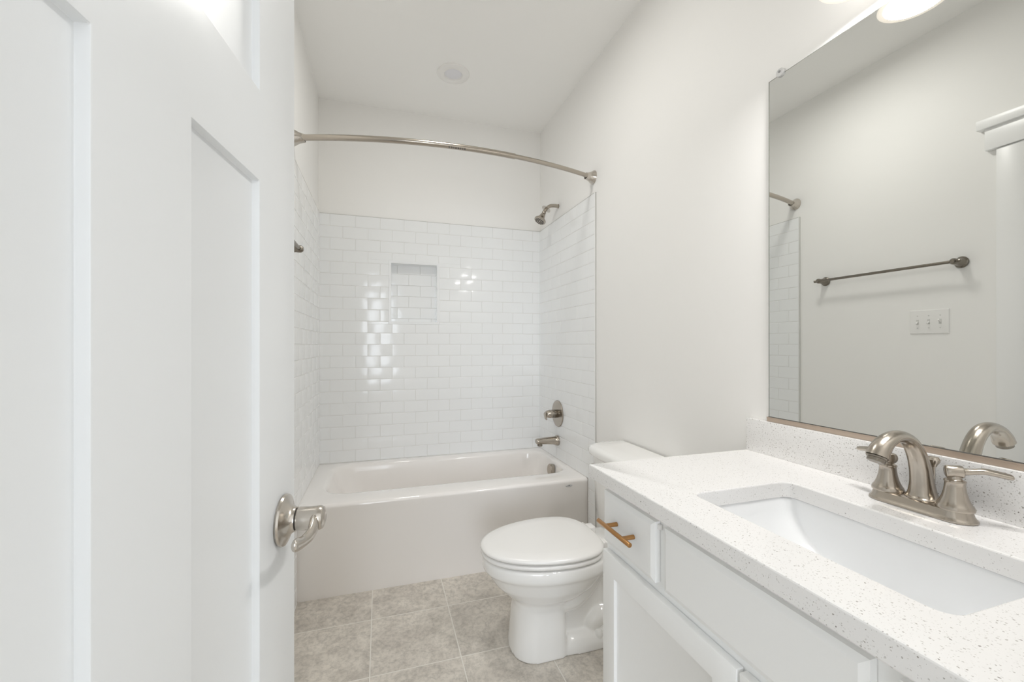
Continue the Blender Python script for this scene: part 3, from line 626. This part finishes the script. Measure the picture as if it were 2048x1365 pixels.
# quartz top with the sink cut-out
CX0, CX1, CY0, CY1, CT0, CT1 = 0.941, W-0.001, 0.097, 1.063, 0.844, 0.880
HX_0, HX_1, HY_0, HY_1 = 1.053, 1.337, 0.330, 0.781
ct = thing('countertop', 'white speckled quartz countertop around the basin, with backsplash', 'countertop', (1.23, (CY0+CY1)/2, CT0))
bm = new()
rings = [rrect(CX0+0.001, CX1, CY0, CY1, 0.002, CT0), rrect(CX0, CX1, CY0, CY1, 0.003, CT0+0.002), rrect(CX0, CX1, CY0, CY1, 0.003, CT1-0.003), rrect(CX0+0.001, CX1, CY0, CY1-0.001, 0.003, CT1-0.001), rrect(CX0+0.003, CX1, CY0, CY1-0.003, 0.003, CT1),
         rrect(HX_0-0.003, HX_1+0.003, HY_0-0.003, HY_1+0.003, 0.028, CT1), rrect(HX_0-0.001, HX_1+0.001, HY_0-0.001, HY_1+0.001, 0.026, CT1-0.001), rrect(HX_0, HX_1, HY_0, HY_1, 0.025, CT1-0.003), rrect(HX_0, HX_1, HY_0, HY_1, 0.025, CT0)]
vr = loft(bm, rings, False, False)
n = len(rings[0])
for i in range(n):
    j = (i+1) % n; bm.faces.new((vr[-1][i], vr[-1][j], vr[0][j], vr[0][i]))
obj('slab', bm, M['quartz'], ct, True, 25)
bm = new(); box(bm, W-0.021, W-0.0005, CY0, 1.061, CT1-0.0002, 0.982, 0.0015); obj('backsplash', bm, M['quartz'], ct)

sk = thing('sink', 'white rectangular undermount basin set below the quartz top', 'sink', (1.195, 0.555, 0.70))
bm = new(); g = 0.004
a0, a1, b0, b1 = HX_0-g, HX_1+g, HY_0-g, HY_1+g
ri = [rrect(a0-0.02, a1+0.02, b0-0.02, b1+0.02, 0.04, CT0-0.002), rrect(a0, a1, b0, b1, 0.028, CT0-0.002), rrect(a0+0.002, a1-0.002, b0+0.003, b1-0.003, 0.028, CT0-0.006)]
for k in range(1, 9):                       # straight long sides, ends that sweep down to the floor
    f = k/8; e = 0.165*(1-math.cos(f*PI/2))**0.9; zz = CT0-0.006-0.118*math.sin(f*PI/2)
    ri.append(rrect(a0+0.002+0.016*f, a1-0.002-0.016*f, b0+0.003+e, b1-0.003-e, 0.022-0.009*f, zz))
loft(bm, ri, False, True)
base = [[p+Vector((0, 0, -0.012)) for p in r] for r in ri]
obj('basin', bm, M['sink'], sk, True, 50)
bm = new(); lathe(bm, (1.195, 0.555, CT0-0.1250), (0, 0, 1), [(0.030, 0), (0.031, 0.003), (0.026, 0.005), (0.022, 0.003), (0.0, 0.004)], 36); obj('drain', bm, M['nickel'], sk)

# faucet
FY, FX, FZ = 0.571, 1.436, CT1
fc_ = thing('faucet', 'brushed nickel two handle faucet with an arched spout on the countertop', 'faucet', (FX, FY, FZ))
def stad(hx_, hy_, z, n=20):
    P = []
    for i in range(n+1): a = PI*i/n; P.append(Vector((FX+hx_*math.cos(a), FY+(hy_-hx_)+hx_*math.sin(a), z)))
    for i in range(n+1): a = PI+PI*i/n; P.append(Vector((FX+hx_*math.cos(a), FY-(hy_-hx_)+hx_*math.sin(a), z)))
    return P
bm = new(); loft(bm, [stad(0.0325, 0.0875, FZ+0.0006), stad(0.033, 0.088, FZ+0.002), stad(0.0325, 0.0875, FZ+0.004), stad(0.0305, 0.0855, FZ+0.0055), stad(0.0285, 0.0825, FZ+0.011), stad(0.0272, 0.0805, FZ+0.018), stad(0.0265, 0.0795, FZ+0.0205), stad(0.0235, 0.0765, FZ+0.0215)]); obj('base_plate', bm, M['nickel'], fc_, True, 45)
bm = new()
tube(bm, [(1.446, FY, FZ+0.019, 0.0280, 0.0280), (1.446, FY, FZ+0.022, 0.0285, 0.0285), (1.4460, FY, FZ+0.026, 0.0255, 0.0255), (1.4455, FY, FZ+0.034, 0.0225, 0.0225), (1.4435, FY, FZ+0.056, 0.0195, 0.0190), (1.438, FY, FZ+0.084, 0.0180, 0.0165), (1.427, FY, FZ+0.112, 0.0168, 0.0142), (1.408, FY, FZ+0.137, 0.0160, 0.0125), (1.384, FY, FZ+0.1505, 0.0156, 0.0115), (1.358, FY, FZ+0.1515, 0.0158, 0.0118), (1.335, FY, FZ+0.143, 0.0168, 0.0135), (1.319, FY, FZ+0.129, 0.0182, 0.0162), (1.311, FY, FZ+0.116, 0.0192, 0.0182)], 32, k=5, side=(0, 1, 0))
sp = obj('spout', bm, M['nickel'], fc_, True, 50)
bm = new(); lathe(bm, (1.3112, FY, FZ+0.1155), (-0.42, 0, -0.9), [(0.0180, 0), (0.0165, 0.003), (0.0150, 0.0035), (0.0148, 0.009), (0.0135, 0.010), (0, 0.0085)], 28); obj('aerator', bm, M['nickeld'], sp)
for y, dv in ((FY-0.056, Vector((0.66, -0.75, 0))), (FY+0.056, Vector((0.33, 0.95, 0)))):
    bm = new(); lathe(bm, (FX, y, FZ+0.0205), (0, 0, 1), [(0.0275, 0), (0.0280, 0.003), (0.0268, 0.0065), (0.0260, 0.0085), (0.0246, 0.010), (0.0222, 0.0145), (0.0190, 0.0225), (0.0164, 0.033), (0.0149, 0.0440), (0.0146, 0.0510), (0.0160, 0.0530), (0.0152, 0.0552), (0.0118, 0.0562), (0.0098, 0.0600), (0.0092, 0.0655), (0.0105, 0.0700)], 36)
    hd = obj('handle', bm, M['nickel'], fc_, True, 50)
    bm = new(); dv = dv.normalized(); pv = Vector((-dv.y, dv.x, 0)); c = Vector((FX, y, FZ+0.0925))
    cyl(bm, c-dv*0.014+Vector((0, 0, -0.002)), c+dv*0.012, 0.0118, 24, 0.003)
    pp = [(0.004, 0.000, 0.0085, 0.0085), (0.016, 0.001, 0.0070, 0.0065), (0.028, 0.003, 0.0078, 0.0056), (0.040, 0.005, 0.0100, 0.0058), (0.055, 0.003, 0.0112, 0.0056), (0.071, 0.000, 0.0110, 0.0054), (0.0745, -0.0005, 0.0098, 0.0044)]
    tube(bm, [(*(c+dv*a_+Vector((0, 0, h_))), ru, rv) for a_, h_, ru, rv in pp], 20, side=pv)
    obj('lever', bm, M['nickel'], hd, True, 50)
bm = new(); cyl(bm, (1.480, FY, FZ+0.014), (1.480, FY, FZ+0.085), 0.0032, 14); lathe(bm, (1.480, FY, FZ+0.082), (0, 0, 1), [(0.005, 0), (0.0065, 0.004), (0.0105, 0.010), (0.0110, 0.015), (0.008, 0.020), (0.0, 0.0215)], 24); obj('lift_rod', bm, M['nickel'], fc_)

# ------------------------------------------------------------------ mirror
MY0, MY1, MZ0, MZ1 = 0.110, 0.991, 0.9925, 2.021
mi = thing('mirror', 'large frameless wall mirror above the quartz backsplash', 'mirror', (W, (MY0+MY1)/2, MZ0))
bm = new(); box(bm, W-0.0065, W-0.001, MY0, MY1, MZ0, MZ1)
gl = obj('mirror_glass', bm, [M['mirror'], M['mirroredge']], mi, False)
for p in gl.data.polygons: p.material_index = 0 if p.normal.x < -0.9 else 1
bm = new(); box(bm, W-0.0068, W-0.001, MY1-0.0014, MY1+0.0006, MZ0, MZ1+0.0006); box(bm, W-0.0068, W-0.001, MY0, MY1+0.0006, MZ1-0.0008, MZ1+0.0006); obj('polished_edge', bm, M['mirroredge'], mi)
bm = new(); box(bm, W-0.0125, W-0.0005, MY0, MY1+0.003, 0.9823, 0.9925, 0.0006, 1); box(bm, W-0.0125, W-0.0105, MY0, MY1+0.003, 0.9925, 0.9955); ch = obj('bottom_channel', bm, M['bronzestrip'], mi)
bm = new(); box(bm, W-0.0110, W-0.0064, MY0, MY1, 0.9925, 0.9962); obj('channel_gap', bm, M['dark'], ch)
for y in (0.951, 0.20):
    bm = new(); lathe(bm, (W-0.0005, y, MZ1+0.005), (-1, 0, 0), [(0.0125, 0), (0.0125, 0.010), (0.011, 0.012), (0, 0.012)], 28); c_ = obj('mirror_clip', bm, M['clear'], mi)
    bm = new(); lathe(bm, (W-0.0128, y, MZ1+0.008), (-1, 0, 0), [(0.004, 0), (0.0038, 0.0012), (0, 0.0016)], 16); obj('screw', bm, M['grey'], c_)

# ------------------------------------------------------------------ vanity light above the mirror
SY = (0.68, 0.42); SXC, SZ = 1.415, 2.052
vl = thing('vanity_light', 'brushed nickel wall light with flared frosted glass shades above the mirror', 'wall light', (W, 0.55, 2.20))
bm = new(); box(bm, W-0.022, W-0.0005, 0.36, 0.74, 2.185, 2.265, 0.006, 3); obj('back_plate', bm, M['nickel'], vl)
for y in SY:
    bm = new(); tube(bm, [(W-0.02, y, 2.225, 0.008), (W-0.06, y, 2.245, 0.008), (SXC, y, 2.235, 0.008), (SXC, y, 2.195, 0.010)], 16); lathe(bm, (SXC, y, 2.205), (0, 0, -1), [(0.010, 0), (0.024, 0.006), (0.027, 0.018), (0.026, 0.034)], 28); obj('arm', bm, M['nickel'], vl)
    bm = new()
    prof = [(0.027, 0.122), (0.029, 0.110), (0.034, 0.085), (0.041, 0.058), (0.050, 0.032), (0.060, 0.012), (0.068, 0.002), (0.0700, 0.0)]
    inn = [(r-0.003, h+(0.0005 if i == 7 else 0.0)) for i, (r, h) in enumerate(prof)][::-1]
    lathe(bm, (SXC, y, SZ), (0, 0, 1), prof+inn, 48, False, False); s_ = obj('shade', bm, [M['shade'], M['lit']], vl, True, 60)
    o_ = ORG[s_.name]
    for p in s_.data.polygons:
        c = p.center+o_; rad = Vector((c.x-SXC, c.y-y, 0))
        p.material_index = 1 if c.z > SZ+0.042 and c.z < SZ+0.121 and p.normal.dot(rad) > 0 else 0
    bm = new(); sphere(bm, (SXC, y, SZ+0.062), 0.023, 24, (1, 1, 1.15)); cyl(bm, (SXC, y, SZ+0.08), (SXC, y, SZ+0.118), 0.013, 20); bu = obj('bulb', bm, M['bulb'], s_)
    bu.visible_shadow = True
    for nm, kind, e, z in (('bulb_light', 'AREA', LAMP, SZ-0.001), ('bulb_glow', 'POINT', GLOW, SZ+0.025)):
        ld = bpy.data.lights.new(nm, kind); ld.energy = e; ld.color = LAMPC
        if kind == 'AREA': ld.shape = 'DISK'; ld.size = 0.116; ld.spread = math.radians(171)
        else: ld.shadow_soft_size = 0.02
        lo = bpy.data.objects.new(nm, ld); COL.objects.link(lo); lo.location = (SXC, y, z)

# unseen ceiling light with grille, added as fill above the middle of the room
FLX, FLY = 0.66, 1.62
fl_ = thing('added_ceiling_fill', 'unseen round white ceiling light added as fill between vanity and tub', 'ceiling light', (FLX, FLY, H))
bm = new(); lathe(bm, (FLX, FLY, H-0.0005), (0, 0, -1), [(0.165, 0), (0.168, 0.006), (0.160, 0.022), (0.135, 0.030), (0.122, 0.030), (0.120, 0.024)], 56, True, False); obj('grille', bm, M['plastic'], fl_)
bm = new(); lathe(bm, (FLX, FLY, H-0.022), (0, 0, -1), [(0.119, 0), (0.119, 0.006), (0.09, 0.014), (0, 0.020)], 48); obj('light_lens', bm, M['lens'], fl_)
ld = bpy.data.lights.new('ceiling_fill_lamp', 'AREA'); ld.shape = 'DISK'; ld.size = 0.22; ld.energy = CEIL_FILL; ld.color = (1.0, 0.985, 0.94)
lo = bpy.data.objects.new('ceiling_fill_lamp', ld); COL.objects.link(lo); lo.location = (FLX, FLY, H-0.045)

# ------------------------------------------------------------------ towel bar and switches on the left wall (seen in the mirror)
tb = thing('towel_bar', 'nickel towel bar coloured dark as if backlit, seen in the mirror', 'towel bar', (0, 1.59, 1.612))
bm = new(); cyl(bm, (0.062, 1.262, 1.612), (0.062, 1.922, 1.612), 0.0075, 24); obj('bar', bm, M['nickeld'], tb)
for y, s in ((1.270, -1), (1.912, 1)):
    bm = new(); lathe(bm, (0.0005, y, 1.612), (1, 0, 0), [(0.027, 0), (0.0275, 0.004), (0.025, 0.007), (0.0215, 0.010), (0.0185, 0.022), (0.0150, 0.040), (0.0140, 0.050), (0.0150, 0.056), (0.0145, 0.068), (0.009, 0.076), (0, 0.078)], 32)
    lathe(bm, (0.062, y, 1.612), (0, s, 0), [(0.012, 0), (0.0125, 0.008), (0.008, 0.013), (0.0065, 0.016), (0.0090, 0.020), (0.0085, 0.026), (0, 0.029)], 24); obj('bracket', bm, M['nickeld'], tb)
sw = thing('switch_plate', 'white triple toggle switch plate below the towel bar', 'light switch', (0, 1.395, 1.27))
SP = (1.315, 1.475, 1.272, 1.395)
bm = new(); loft(bm, [[Vector((x, SP[0]+g, SP[2]+g)), Vector((x, SP[1]-g, SP[2]+g)), Vector((x, SP[1]-g, SP[3]-g)), Vector((x, SP[0]+g, SP[3]-g))] for x, g in ((0.0003, 0), (0.003, 0.0006), (0.0052, 0.003), (0.0060, 0.007))]); obj('plate', bm, M['plastic'], sw, True, 20)
for k, up in ((-1, 1), (0, -1), (1, -1)):
    y = 1.395+k*0.046; z = 1.3335
    bm = new(); box(bm, 0.0055, 0.0068, y-0.0055, y+0.0055, z-0.0125, z+0.0125, 0.0005, 1); fr = obj('toggle_frame', bm, M['screw'], sw)
    bm = new(); tube(bm, [(0.005, y, z, 0.0042, 0.005), (0.012, y, z+up*0.004, 0.0040, 0.0045), (0.019, y, z+up*0.009, 0.0034, 0.0034)], 12); obj('toggle', bm, M['plastic'], fr)
    for dz in (-0.031, 0.031):
        bm = new(); lathe(bm, (0.0057, y, z+dz), (1, 0, 0), [(0.0032, 0), (0.0030, 0.001), (0, 0.0012)], 14); obj('screw', bm, M['screw'], sw)
